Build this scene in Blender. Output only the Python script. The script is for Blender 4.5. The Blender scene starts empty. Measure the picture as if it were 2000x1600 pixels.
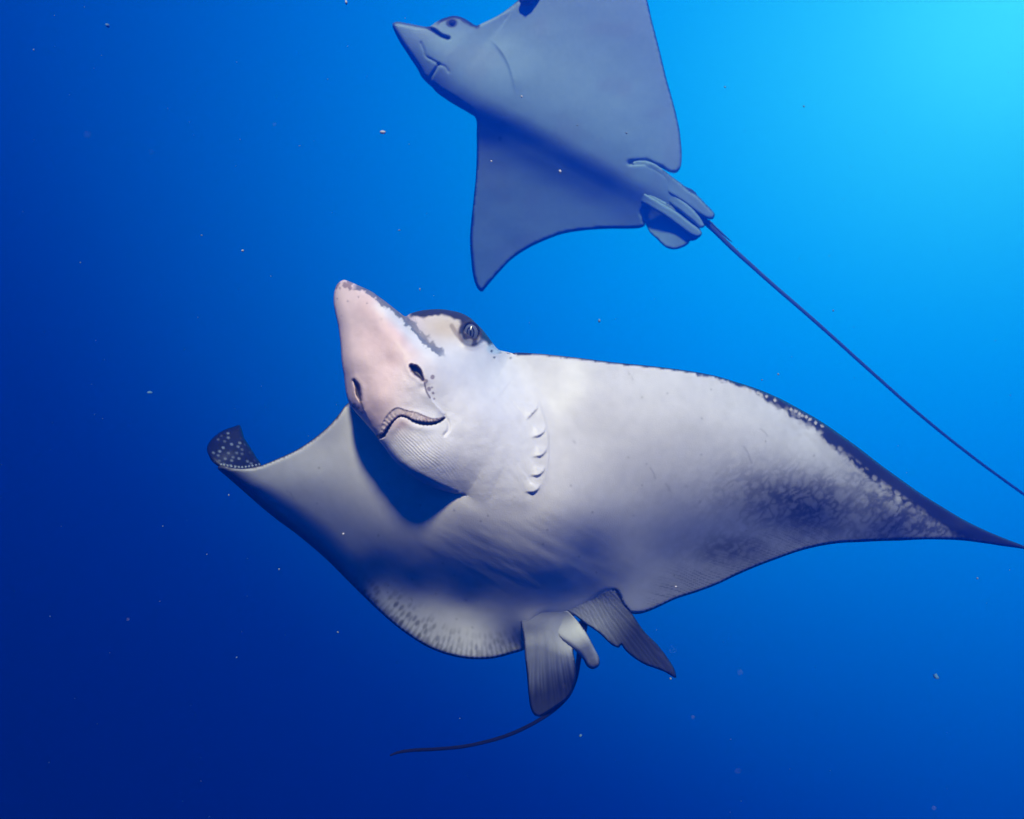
import bpy, bmesh, math, random
import numpy as np
from mathutils import Vector, Matrix
from mathutils.geometry import delaunay_2d_cdt

random.seed(7)
np.random.seed(7)
scene = bpy.context.scene
COL = scene.collection

# ------------------------------------------------------------------ camera
cam_data = bpy.data.cameras.new("camera")
cam_data.sensor_width = 36.0
cam_data.sensor_fit = 'HORIZONTAL'
cam_data.lens = 28.0
cam_data.clip_start = 0.02
cam_data.clip_end = 500.0
cam = bpy.data.objects.new("camera", cam_data)
cam.location = (0, 0, 0)
cam.rotation_euler = (math.radians(90), 0, 0)
COL.objects.link(cam)
scene.camera = cam
cam_data.dof.use_dof = True
cam_data.dof.focus_distance = 1.75
cam_data.dof.aperture_fstop = 5.6
W = 36.0 / 28.0                     # frame width one metre from the lens
PIX = W / 2000.0                    # metres per outline pixel at one metre

# ------------------------------------------------------------------ open water all round (world)
world = bpy.data.worlds.new("World")
scene.world = world
world.use_nodes = True
nt = world.node_tree
nt.nodes.clear()
n_out = nt.nodes.new("ShaderNodeOutputWorld")
n_bg = nt.nodes.new("ShaderNodeBackground")
n_tc = nt.nodes.new("ShaderNodeTexCoord")
n_sub = nt.nodes.new("ShaderNodeVectorMath"); n_sub.operation = 'SUBTRACT'
n_mul = nt.nodes.new("ShaderNodeVectorMath"); n_mul.operation = 'MULTIPLY'
n_len = nt.nodes.new("ShaderNodeVectorMath"); n_len.operation = 'LENGTH'
n_div = nt.nodes.new("ShaderNodeMath"); n_div.operation = 'MULTIPLY'
n_ramp = nt.nodes.new("ShaderNodeValToRGB")
BRIGHT = Vector((0.72, 1.0, 0.56)).normalized()      # where the sunlit surface lies
n_sub.inputs[1].default_value = BRIGHT
n_mul.inputs[1].default_value = (1.0, 1.0, 1.22)
n_div.inputs[1].default_value = 0.5
nt.links.new(n_tc.outputs['Generated'], n_sub.inputs[0])
nt.links.new(n_sub.outputs[0], n_mul.inputs[0])
nt.links.new(n_mul.outputs[0], n_len.inputs[0])
nt.links.new(n_len.outputs['Value'], n_div.inputs[0])
nt.links.new(n_div.outputs[0], n_ramp.inputs[0])
nt.links.new(n_ramp.outputs[0], n_bg.inputs['Color'])
nt.links.new(n_bg.outputs[0], n_out.inputs['Surface'])
n_bg.inputs['Strength'].default_value = 0.9
WATER_RAMP = [(0.02, (0.1624, 0.9742, 1.0311)),
              (0.10, (0.0365, 0.6170, 0.9580)),
              (0.20, (0.0000, 0.3653, 0.8931)),
              (0.30, (0.0000, 0.2314, 0.7632)),
              (0.40, (0.0000, 0.1258, 0.4952)),
              (0.50, (0.0000, 0.0447, 0.2517)),
              (0.58, (0.0000, 0.0089, 0.1096)),
              (0.70, (0.0000, 0.0002, 0.0081)),
              (1.00, (0.0000, 0.0003, 0.0097))]
cr = n_ramp.color_ramp
cr.interpolation = 'B_SPLINE'
while len(cr.elements) < len(WATER_RAMP):
    cr.elements.new(0.5)
for el, (p, c) in zip(cr.elements, WATER_RAMP):
    el.position = p
    el.color = (*c, 1)

# ------------------------------------------------------------------ sun
SUN_TO = Vector((0.04, -0.68, 0.73)).normalized()    # direction towards the sun
sun_data = bpy.data.lights.new("sun", 'SUN')
sun_data.energy = 5.0
sun_data.angle = math.radians(5.0)
sun_data.color = (1.0, 0.61, 0.555)
sun = bpy.data.objects.new("sun", sun_data)
sun.rotation_euler = SUN_TO.to_track_quat('Z', 'Y').to_euler()
sun.location = (0, -3, 4)
COL.objects.link(sun)

scene.view_settings.view_transform = 'Standard'
scene.view_settings.look = 'None'
scene.view_settings.gamma = 1.0
scene.view_settings.exposure = 0.85
scene.view_settings.use_curve_mapping = False
scene.render.engine = 'CYCLES'
scene.cycles.use_denoising = True
scene.cycles.max_bounces = 5
scene.cycles.volume_bounces = 1
scene.cycles.sample_clamp_indirect = 4.0

# ------------------------------------------------------------------ numeric helpers
def P(xy, d):
    """points of the traced outline laid out at their own distance, in metres"""
    xy = np.asarray(xy, float); d = np.asarray(d, float)
    return np.stack([(xy[:, 0] - 1000) / 2000 * W * d, d, (800 - xy[:, 1]) / 2000 * W * d], 1)

def sstep(t, a=0.0, b=1.0):
    t = np.clip((t - a) / (b - a), 0, 1)
    return t * t * (3 - 2 * t)

def _hash(ix, iy, seed):
    h = (ix.astype(np.int64) * 374761393 + iy.astype(np.int64) * 668265263 + seed * 1442695041) & 0xffffffff
    h = ((h ^ (h >> 13)) * 1274126177) & 0xffffffff
    return ((h ^ (h >> 16)) & 0xffff) / 65535.0

def noise2(x, y, seed=0):
    ix = np.floor(x); iy = np.floor(y)
    fx = x - ix; fy = y - iy
    fx = fx * fx * (3 - 2 * fx); fy = fy * fy * (3 - 2 * fy)
    a = _hash(ix, iy, seed); b = _hash(ix + 1, iy, seed)
    c = _hash(ix, iy + 1, seed); d = _hash(ix + 1, iy + 1, seed)
    return (a * (1 - fx) + b * fx) * (1 - fy) + (c * (1 - fx) + d * fx) * fy

def fbm(x, y, seed=0, o=4):
    s = 0; a = 0.5; t = 0
    for k in range(o):
        s = s + a * noise2(x * 2 ** k + 17.3 * k, y * 2 ** k - 9.1 * k, seed + k); t += a; a *= 0.5
    return s / t

def cells(x, y, seed=0, jitter=0.7, keep=1.0):
    """distance to the nearest jittered lattice point (cell size 1) and its random value"""
    ix = np.floor(x); iy = np.floor(y)
    best = np.full(x.shape, 9.0); val = np.zeros(x.shape)
    for dx in (-1, 0, 1):
        for dy in (-1, 0, 1):
            jx = ix + dx; jy = iy + dy
            px = jx + 0.5 + jitter * (_hash(jx, jy, seed) - 0.5)
            py = jy + 0.5 + jitter * (_hash(jx, jy, seed + 5) - 0.5)
            v = _hash(jx, jy, seed + 11)
            dd = np.hypot(x - px, y - py)
            dd = np.where(v < keep, dd, 9.0)
            m = dd < best
            best = np.where(m, dd, best); val = np.where(m, v, val)
    return best, val

class TPS:
    """thin plate spline through control points (x, y, value)"""
    def __init__(self, pts, smooth=0.0):
        pts = np.asarray(pts, float)
        self.c = pts[:, :2] / 400.0
        n = len(pts)
        r = np.linalg.norm(self.c[:, None] - self.c[None], axis=2)
        K = self._u(r) + smooth * np.eye(n)
        Pm = np.hstack([np.ones((n, 1)), self.c])
        A = np.zeros((n + 3, n + 3)); A[:n, :n] = K; A[:n, n:] = Pm; A[n:, :n] = Pm.T
        b = np.zeros(n + 3); b[:n] = pts[:, 2]
        self.w = np.linalg.solve(A, b)
    @staticmethod
    def _u(r):
        return np.where(r > 1e-9, r * r * np.log(np.maximum(r, 1e-9)), 0)
    def __call__(self, xy):
        q = np.asarray(xy, float) / 400.0
        out = np.empty(len(q))
        for i in range(0, len(q), 20000):
            s = q[i:i + 20000]
            r = np.linalg.norm(s[:, None] - self.c[None], axis=2)
            out[i:i + 20000] = self._u(r) @ self.w[:-3] + self.w[-3] + s @ self.w[-2:]
        return out

def curve(pts, step, closed=False):
    """centripetal Catmull-Rom through pts (any number of columns), resampled every step"""
    p = np.asarray(pts, float)
    n = len(p)
    if closed:
        ext = np.vstack([p[-1], p, p[0], p[1]])
        segs = n
    else:
        ext = np.vstack([2 * p[0] - p[1], p, 2 * p[-1] - p[-2]])
        segs = n - 1
    out = []
    for i in range(segs):
        p0, p1, p2, p3 = ext[i:i + 4]
        ln = np.hypot(*(p2 - p1)[:2])
        k = max(1, int(round(ln / step)))
        d0 = max(np.hypot(*(p1 - p0)[:2]), 1e-6) ** 0.5; d1 = max(ln, 1e-6) ** 0.5; d2 = max(np.hypot(*(p3 - p2)[:2]), 1e-6) ** 0.5
        t0, t1, t2, t3 = 0, d0, d0 + d1, d0 + d1 + d2
        for j in range(k):
            t = t1 + (t2 - t1) * j / k
            a1 = (t1 - t) / (t1 - t0) * p0 + (t - t0) / (t1 - t0) * p1
            a2 = (t2 - t) / (t2 - t1) * p1 + (t - t1) / (t2 - t1) * p2
            a3 = (t3 - t) / (t3 - t2) * p2 + (t - t2) / (t3 - t2) * p3
            b1 = (t2 - t) / (t2 - t0) * a1 + (t - t0) / (t2 - t0) * a2
            b2 = (t3 - t) / (t3 - t1) * a2 + (t - t1) / (t3 - t1) * a3
            out.append((t2 - t) / (t2 - t1) * b1 + (t - t1) / (t2 - t1) * b2)
    if not closed:
        out.append(p[-1])
    return np.array(out)

def seg_dist(xy, poly, closed=False):
    """distance to a polyline, arc position of the nearest point, side (+ = left of travel, y down)"""
    a = np.asarray(poly, float)[:, :2]
    b = np.roll(a, -1, 0) if closed else a[1:]
    a = a if closed else a[:-1]
    ab = b - a
    L = np.maximum(np.linalg.norm(ab, axis=1), 1e-9)
    cum = np.concatenate([[0], np.cumsum(L)[:-1]])
    n = len(xy)
    D = np.empty(n); S = np.empty(n); G = np.empty(n); I = np.empty(n, int)
    ch = max(1, int(4e6 / len(a)))
    for i in range(0, n, ch):
        q = xy[i:i + ch]
        v = q[:, None] - a[None]
        t = np.clip((v * ab).sum(2) / (L * L), 0, 1)
        d2 = ((v - t[..., None] * ab) ** 2).sum(2)
        j = d2.argmin(1); r = np.arange(len(q))
        D[i:i + ch] = np.sqrt(d2[r, j]); S[i:i + ch] = cum[j] + t[r, j] * L[j]; I[i:i + ch] = j
        G[i:i + ch] = np.sign(ab[j, 1] * v[r, j, 0] - ab[j, 0] * v[r, j, 1])
    return D, S, G, I

def recess(xy, outline, R, mask):
    """how far the skin has rounded away towards the outline, in outline pixels"""
    a = outline; b = np.roll(outline, -1, 0)
    Rs = np.minimum(R, np.roll(R, -1))
    keep = mask & np.roll(mask, -1)
    a = a[keep]; b = b[keep]; Rs = Rs[keep]
    ab = b - a
    L = np.maximum(np.linalg.norm(ab, axis=1), 1e-9)
    n = len(xy); out = np.zeros(n)
    ch = max(1, int(4e6 / len(a)))
    for i in range(0, n, ch):
        q = xy[i:i + ch]
        v = q[:, None] - a[None]
        t = np.clip((v * ab).sum(2) / (L * L), 0, 1)
        d = np.sqrt(((v - t[..., None] * ab) ** 2).sum(2))
        u = 1 - np.minimum(d / Rs, 1)
        out[i:i + ch] = (Rs * (1 - np.sqrt(np.maximum(1 - u * u, 0)))).max(1)
    return out

def inside(xy, poly):
    x = xy[:, 0]; y = xy[:, 1]
    res = np.zeros(len(xy), bool)
    a = np.asarray(poly)[:, :2]; b = np.roll(a, -1, 0)
    for (x0, y0), (x1, y1) in zip(a, b):
        if y0 == y1:
            continue
        c = (y0 > y) != (y1 > y)
        res ^= c & (x < (x1 - x0) * (y - y0) / (y1 - y0) + x0)
    return res

def grid(bbox, s):
    x0, y0, x1, y1 = bbox
    ys = np.arange(y0, y1, s * 0.866)
    pts = []
    for k, y in enumerate(ys):
        xs = np.arange(x0 + (s / 2 if k % 2 else 0), x1, s)
        pts.append(np.stack([xs, np.full(len(xs), y)], 1))
    p = np.vstack(pts)
    return p + (np.random.rand(*p.shape) - 0.5) * s * 0.12

def triangulate(outline, spacing, fine=(), extra=()):
    """fill an outline with small triangles; returns xy, faces, is-on-outline"""
    lo = outline.min(0); hi = outline.max(0)
    pts = grid((*lo, *hi), spacing)
    sp = np.full(len(pts), spacing)
    for bb, s in fine:
        k = (pts[:, 0] > bb[0]) & (pts[:, 0] < bb[2]) & (pts[:, 1] > bb[1]) & (pts[:, 1] < bb[3])
        pts = pts[~k]; sp = sp[~k]
        g = grid(bb, s)
        pts = np.vstack([pts, g]); sp = np.concatenate([sp, np.full(len(g), s)])
    k = inside(pts, outline)
    pts = pts[k]; sp = sp[k]
    d = seg_dist(pts, outline, True)[0]
    k = d > 0.6 * sp
    for e in extra:
        k &= seg_dist(pts, e)[0] > 0.6 * sp
    pts = pts[k]
    n0 = len(outline)
    allp = [outline]
    edges = []
    off = n0
    for e in extra:
        allp.append(e); edges += [(off + i, off + i + 1) for i in range(len(e) - 1)]; off += len(e)
    allp.append(pts)
    allp = np.vstack(allp)
    vs = [Vector((p[0], -p[1])) for p in allp]
    loop = [(i, (i + 1) % n0) for i in range(n0)]
    res = delaunay_2d_cdt(vs, loop + edges, [], 0, 1e-5)
    xy = np.array([(v.x, -v.y) for v in res[0]])
    f = np.array([t for t in res[2] if len(t) == 3])
    c = xy[f].mean(1)
    f = f[inside(c, outline)]
    onout = np.array([any(o < n0 for o in ov) for ov in res[3]])
    a = xy[f]
    area = (a[:, 1, 0] - a[:, 0, 0]) * -(a[:, 2, 1] - a[:, 0, 1]) + (a[:, 1, 1] - a[:, 0, 1]) * (a[:, 2, 0] - a[:, 0, 0])
    f = np.where((area < 0)[:, None], f[:, ::-1], f)
    return xy, f, onout

class Shell:
    """collects skin patches (vertices, faces, colours) into one mesh"""
    def __init__(self):
        self.v = []; self.f = []; self.c = []; self.n = 0
    def add(self, v, f, c):
        self.v.append(v); self.f.append(np.asarray(f) + self.n); self.c.append(c); self.n += len(v)
    def build(self, name, mat, parent=None, weld=0.0, melt=None):
        v = np.vstack(self.v); c = np.vstack(self.c)
        f = [t for F in self.f for t in F.tolist()]
        if parent is not None:
            v = v - np.array(parent.location)
        me = bpy.data.meshes.new(name)
        me.from_pydata(v.tolist(), [], f)
        att = me.color_attributes.new("pigment", 'FLOAT_COLOR', 'POINT')
        att.data.foreach_set("color", np.hstack([c, np.ones((len(c), 1))]).ravel())
        if weld:
            bm = bmesh.new(); bm.from_mesh(me)
            bmesh.ops.remove_doubles(bm, verts=bm.verts, dist=weld)
            bmesh.ops.delete(bm, geom=[w for w in bm.verts if not w.link_faces], context='VERTS')
            if melt is not None:
                co = np.array([w.co for w in bm.verts]) + (np.array(parent.location) if parent is not None else 0)
                pick = melt(co)
                bm.verts.ensure_lookup_table()
                sel = [bm.verts[i] for i in np.where(pick)[0]]
                for _ in range(14):
                    bmesh.ops.smooth_vert(bm, verts=sel, factor=0.5, use_axis_x=True, use_axis_y=True, use_axis_z=True)
            bm.to_mesh(me); bm.free()
        me.polygons.foreach_set("use_smooth", [True] * len(me.polygons))
        me.materials.append(mat)
        o = bpy.data.objects.new(name, me)
        COL.objects.link(o)
        if parent is not None:
            o.parent = parent
        return o

def two_sided(shell, xy, f, onout, zv, thick, cv, cd, keep=None, keep_back=None):
    """a skin patch with its underside zv, its back zv+thick, sharing the outline"""
    n = len(xy)
    shellv = P(xy, zv)
    inner = np.where(~onout)[0]
    mp = np.arange(n); mp[inner] = n + np.arange(len(inner))
    back = P(xy[inner], zv[inner] + np.maximum(thick[inner], 0.0008))
    fv = f if keep is None else f[keep]
    fb = mp[f if keep_back is None else f[keep_back]][:, ::-1]
    shell.add(np.vstack([shellv, back]), np.vstack([fv, fb]), np.vstack([cv, cd[inner]]))

def tube(shell, pts, radii, sides, colour, flat=1.0):
    pts = np.asarray(pts, float)
    n = len(pts)
    tang = np.gradient(pts, axis=0)
    tang /= np.linalg.norm(tang, axis=1)[:, None]
    up = np.array([0, -1.0, 0])
    V = []; Fc = []
    for i in range(n):
        s = np.cross(tang[i], up); s /= np.linalg.norm(s)
        u = np.cross(s, tang[i])
        for k in range(sides):
            a = 2 * math.pi * k / sides
            V.append(pts[i] + radii[i] * (math.cos(a) * s + flat * math.sin(a) * u))
    for i in range(n - 1):
        for k in range(sides):
            a = i * sides + k; b = i * sides + (k + 1) % sides
            Fc += [(a, b, b + sides), (a, b + sides, a + sides)]
    V.append(pts[0]); V.append(pts[-1])
    for k in range(sides):
        Fc.append((n * sides, (k + 1) % sides, k))
        Fc.append((n * sides + 1, (n - 1) * sides + k, (n - 1) * sides + (k + 1) % sides))
    V = np.array(V)
    col = np.asarray(colour, float)
    if col.ndim == 1:
        C = np.tile(col, (len(V), 1))
    else:
        C = np.vstack([np.repeat(col, sides, 0), col[:1], col[-1:]])
    shell.add(V, np.array(Fc), C)

# ------------------------------------------------------------------ materials
def skin_material(name, rough=0.5, bump=0.12, scale=260.0, spec=0.35):
    m = bpy.data.materials.new(name)
    m.use_nodes = True
    t = m.node_tree
    b = t.nodes["Principled BSDF"]
    at = t.nodes.new("ShaderNodeAttribute"); at.attribute_name = "pigment"
    tc = t.nodes.new("ShaderNodeTexCoord")
    n1 = t.nodes.new("ShaderNodeTexNoise"); n1.inputs['Scale'].default_value = 38.0; n1.inputs['Detail'].default_value = 5.0
    mr = t.nodes.new("ShaderNodeMapRange")
    mr.inputs['From Min'].default_value = 0.3; mr.inputs['From Max'].default_value = 0.7
    mr.inputs['To Min'].default_value = 0.94; mr.inputs['To Max'].default_value = 1.04
    mx = t.nodes.new("ShaderNodeVectorMath"); mx.operation = 'SCALE'
    n2 = t.nodes.new("ShaderNodeTexNoise"); n2.inputs['Scale'].default_value = scale; n2.inputs['Detail'].default_value = 3.0
    bp = t.nodes.new("ShaderNodeBump"); bp.inputs['Strength'].default_value = bump; bp.inputs['Distance'].default_value = 0.002
    t.links.new(tc.outputs['Object'], n1.inputs['Vector'])
    t.links.new(tc.outputs['Object'], n2.inputs['Vector'])
    t.links.new(n1.outputs['Fac'], mr.inputs['Value'])
    t.links.new(at.outputs['Color'], mx.inputs[0])
    t.links.new(mr.outputs['Result'], mx.inputs['Scale'])
    t.links.new(mx.outputs[0], b.inputs['Base Color'])
    t.links.new(n2.outputs['Fac'], bp.inputs['Height'])
    t.links.new(bp.outputs['Normal'], b.inputs['Normal'])
    b.inputs['Roughness'].default_value = rough
    b.inputs['Specular IOR Level'].default_value = spec
    return m

SKIN = skin_material("ray_skin", 0.46, 0.22, 330.0)
FAR_SKIN = skin_material("far_ray_skin", 0.55, 0.08, 120.0)
TAIL = skin_material("tail_skin", 0.85, 0.05, 200.0, 0.08)
EYE = skin_material("wet_eye", 0.16, 0.0, 100.0, 0.35)
SNOW = skin_material("plankton", 0.7, 0.0, 300.0, 0.2)

def root(name, label, cat, loc, group=None):
    o = bpy.data.objects.new(name, None)
    o.empty_display_size = 0.1
    o.location = loc
    o["label"] = label; o["category"] = cat
    if group:
        o["group"] = group
    COL.objects.link(o)
    return o


# =================================================================== NEAR RAY
near = root("eagle_ray", "large pale eagle ray in front with pink snout and a curled, white spotted wing tip",
            "eagle ray", (0.06, 1.75, -0.12), "eagle rays swimming in open blue water")

# outline of wings and trunk: x, y, rounding radius
lead_r = [(1000,690,7),(1050,691,7),(1120,698,7),(1200,708,7),(1280,716,7),(1360,727,7),(1400,735,8),(1440,747,8),(1480,760,9),(1520,777,9),
          (1560,798,10),(1600,821,10),(1640,848,10),(1680,877,10),(1720,908,9),(1760,937,9),(1800,965,9),(1840,990,8),(1880,1014,8),
          (1920,1034,7),(1960,1051,6),(2000,1066,5),(2060,1088,4),(2125,1108,3)]
trail_r = [(2060,1092,3),(2000,1073,4),(1960,1067,5),(1920,1061,5),(1880,1056,6),(1840,1054,6),(1800,1054,6),(1760,1056,6),(1720,1057,6),
           (1680,1059,6),(1640,1061,6),(1600,1067,6),(1560,1077,6),(1520,1091,6),(1480,1106,6),(1440,1123,6),(1400,1142,6),(1360,1157,6),
           (1320,1170,6),(1290,1184,7),(1270,1193,8),(1250,1199,9),(1235,1199,8),(1228,1195,6),(1217,1180,5),(1210,1166,5),(1201,1154,4)]
vent = [(1185,1166,20),(1160,1185,22),(1130,1200,22),(1095,1210,22),(1060,1212,22),(1040,1225,14),(1034,1252,8)]
lobe_l = [(1025,1268,7),(1000,1277,8),(965,1286,8),(932,1288,8),(900,1285,8),(867,1277,9),(835,1264,10),(802,1244,14),(770,1220,18),
          (737,1191,28),(705,1160,42)]
limb_l = [(672,1127,50),(640,1095,55),(607,1066,58),(575,1040,58),(542,1016,55),(510,990,50),(477,961,42),(445,933,30),(425,914,16)]
fold_l = [(430,909,8),(455,914,7),(477,915,7),(510,909,7)]
lead_l = [(542,896,8),(575,881,9),(607,861,9),(640,834,9),(660,812,9),(677,790,9),(705,772,10),(770,760,10),(850,745,10),(930,718,10),(975,700,8)]
body_ctrl = lead_r + trail_r + vent + lobe_l + limb_l + fold_l + lead_l
body_out = curve(body_ctrl, 3.2, True)
body_R = np.maximum(body_out[:, 2], 2.5); body_out = body_out[:, :2]

_bp = []
for cx, y0, y1, zr in ((1150, 702, 1172, 1.645), (1225, 710, 1185, 1.667), (1300, 718, 1176, 1.692), (1375, 730, 1150, 1.723), (1450, 750, 1119, 1.757), (1525, 779, 1089, 1.795), (1600, 821, 1067, 1.835), (1750, 930, 1057, 1.915), (1880, 1014, 1056, 1.985)):
    ch = (y1 - y0) * PIX * zr
    near_trunk = {1150: (0, 0, 0, -0.068, -0.135, -0.135, -0.07), 1225: (0, 0, 0, -0.015, -0.045, -0.06, -0.045)}.get(cx, (0,) * 7)
    for (t, g), dg in zip(((0.0, 0.10), (0.15, 0.026), (0.30, 0.0), (0.50, 0.048), (0.66, 0.157), (0.82, 0.318), (1.0, 0.485)), near_trunk):
        if cx < 1700 or t in (0.0, 0.5, 1.0):
            _bp.append((cx, y0 + (y1 - y0) * t, zr + (g + dg) * ch))
_bp += [(2000, 1069, 2.05), (2125, 1108, 2.12),
        (677, 790, 1.715), (690, 900, 1.728), (700, 1000, 1.765), (715, 1090, 1.85), (728, 1140, 1.913), (745, 1195, 1.935),
        (607, 861, 1.775), (615, 930, 1.79), (625, 1000, 1.84), (640, 1075, 1.915),
        (542, 896, 1.82), (552, 950, 1.845), (565, 1010, 1.90), (490, 912, 1.848), (500, 950, 1.87), (508, 985, 1.905), (430, 908, 1.868),
        (760, 900, 1.685), (790, 1000, 1.662), (800, 1060, 1.692), (805, 1110, 1.749), (810, 1155, 1.808), (815, 1205, 1.842), (820, 1250, 1.855),
        (911, 969, 1.577), (870, 1000, 1.602), (900, 1070, 1.645), (905, 1130, 1.717), (910, 1175, 1.776), (920, 1225, 1.808), (930, 1285, 1.830), (1010, 1262, 1.862),
        (1000, 950, 1.582), (950, 1000, 1.584), (1000, 1020, 1.598), (1010, 1080, 1.642), (1020, 1140, 1.713), (1030, 1190, 1.776), (1040, 1225, 1.81),
        (1090, 1195, 1.82), (1090, 1110, 1.70), (1090, 1000, 1.606),
        (1040, 800, 1.650), (1060, 900, 1.606), (1000, 690, 1.75), (1060, 692, 1.715),
        (750, 780, 1.74), (850, 745, 1.74), (930, 715, 1.75)]
D_BODY = TPS(_bp, 0.0003)

# outline of the head: x, y, rounding radius; the rest of its border melts into the trunk
head_round = [(975,684,10),(969,679,12),(957,663,14),(944,646,14),(931,633,14),(918,621,14),(901,612,14),(882,607,14),(859,604,14),(836,605,13),(817,608,12),
              (801,613,10),(792,618,8),(781,611,9),(762,596,12),(742,581,15),(723,568,16),(703,559,16),(685,551,14),(671,547,12),
              (659,555,14),(653,571,18),(652,594,22),(656,617,24),(661,640,26),(664,662,26),(666,682,26),(667,700,26),(669,718,26),(672,735,26),
              (674,754,26),(677,773,26),(683,789,26),(693,803,26),(706,818,26),(722,836,24),(735,852,20),(741,862,20),(752,875,18),(762,890,18),
              (781,911,18),(804,929,18),(830,945,18),(852,955,16),(872,961,14),(890,965,10)]
merge_ctrl = [(911,969),(950,992),(1000,1003),(1050,985),(1082,930),(1092,870),(1085,800),(1060,745),(1030,708),(1000,690)]
merge = curve(merge_ctrl, 3.0)
hr = curve(head_round, 2.0)
head_out = np.vstack([hr[:, :2], merge[:-1]])
head_out = np.vstack([head_out, merge[-1:]])
head_R = np.concatenate([np.maximum(hr[:, 2], 2.5), np.full(len(merge), 3.0)])
head_mask = np.concatenate([np.ones(len(hr), bool), np.zeros(len(merge), bool)])

_mx = curve(merge_ctrl, 45.0)
_tn = np.gradient(_mx, axis=0); _tn /= np.linalg.norm(_tn, axis=1)[:, None]
_nrm = np.stack([_tn[:, 1], -_tn[:, 0]], 1)
_cen = np.array([880.0, 800.0])
_nrm *= np.sign(((_mx - _cen) * _nrm).sum(1))[:, None]
_jp = np.vstack([_mx, _mx + 35 * _nrm])[:]
_joint = [(p[0], p[1], z) for p, z in zip(_jp, D_BODY(_jp))]
D_HEAD = TPS(_joint + [
    (668,556,1.68),(700,590,1.62),(730,650,1.57),(700,700,1.56),(760,710,1.535),(740,780,1.52),(800,770,1.515),(800,810,1.515),(850,800,1.53),
    (770,855,1.525),(820,860,1.512),(820,900,1.517),(860,930,1.537),(780,890,1.53),
    (660,640,1.63),(676,760,1.59),(720,830,1.555),(655,590,1.66),
    (750,610,1.585),(790,650,1.565),(850,700,1.55),
    (850,625,1.68),(920,650,1.66),(880,670,1.62),(970,690,1.70),(810,625,1.66),
    (900,740,1.57),(940,800,1.56),(900,860,1.53),(990,860,1.572),(905,920,1.543)], 0.0003)

def skin_relief(xy):
    """muscle and cartilage under the skin"""
    x, y = xy[:, 0], xy[:, 1]
    u = x * 0.86 + y * 0.5; v = -x * 0.5 + y * 0.86
    m = np.exp(-(((x - 1000) / 190) ** 2 + ((y - 1075) / 90) ** 2))
    return -0.0032 * m * (fbm(u / 90, v / 17, 3, 3) - 0.5) - 0.006 * (fbm(x / 190, y / 150, 8, 2) - 0.5)

def near_body_z(xy):
    z = D_BODY(xy)
    rc = recess(xy, body_out, body_R, np.ones(len(body_out), bool))
    return z + rc * PIX * z * 0.9 + skin_relief(xy)

# ---------------- pigment of the trunk and wings
def mixc(c, col, m):
    return c * (1 - m[:, None]) + np.asarray(col) * m[:, None]

DARK = (0.022, 0.022, 0.032)
trail_line = curve([(p[0], p[1]) for p in trail_r[:-4]], 4.0)
lead_line = curve([(p[0], p[1]) for p in lead_r], 4.0)
lobe_line = curve([(p[0], p[1]) for p in (lobe_l + limb_l[:3])], 4.0)
limb_line = curve([(p[0], p[1]) for p in (lobe_l[-3:] + limb_l)], 4.0)

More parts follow.
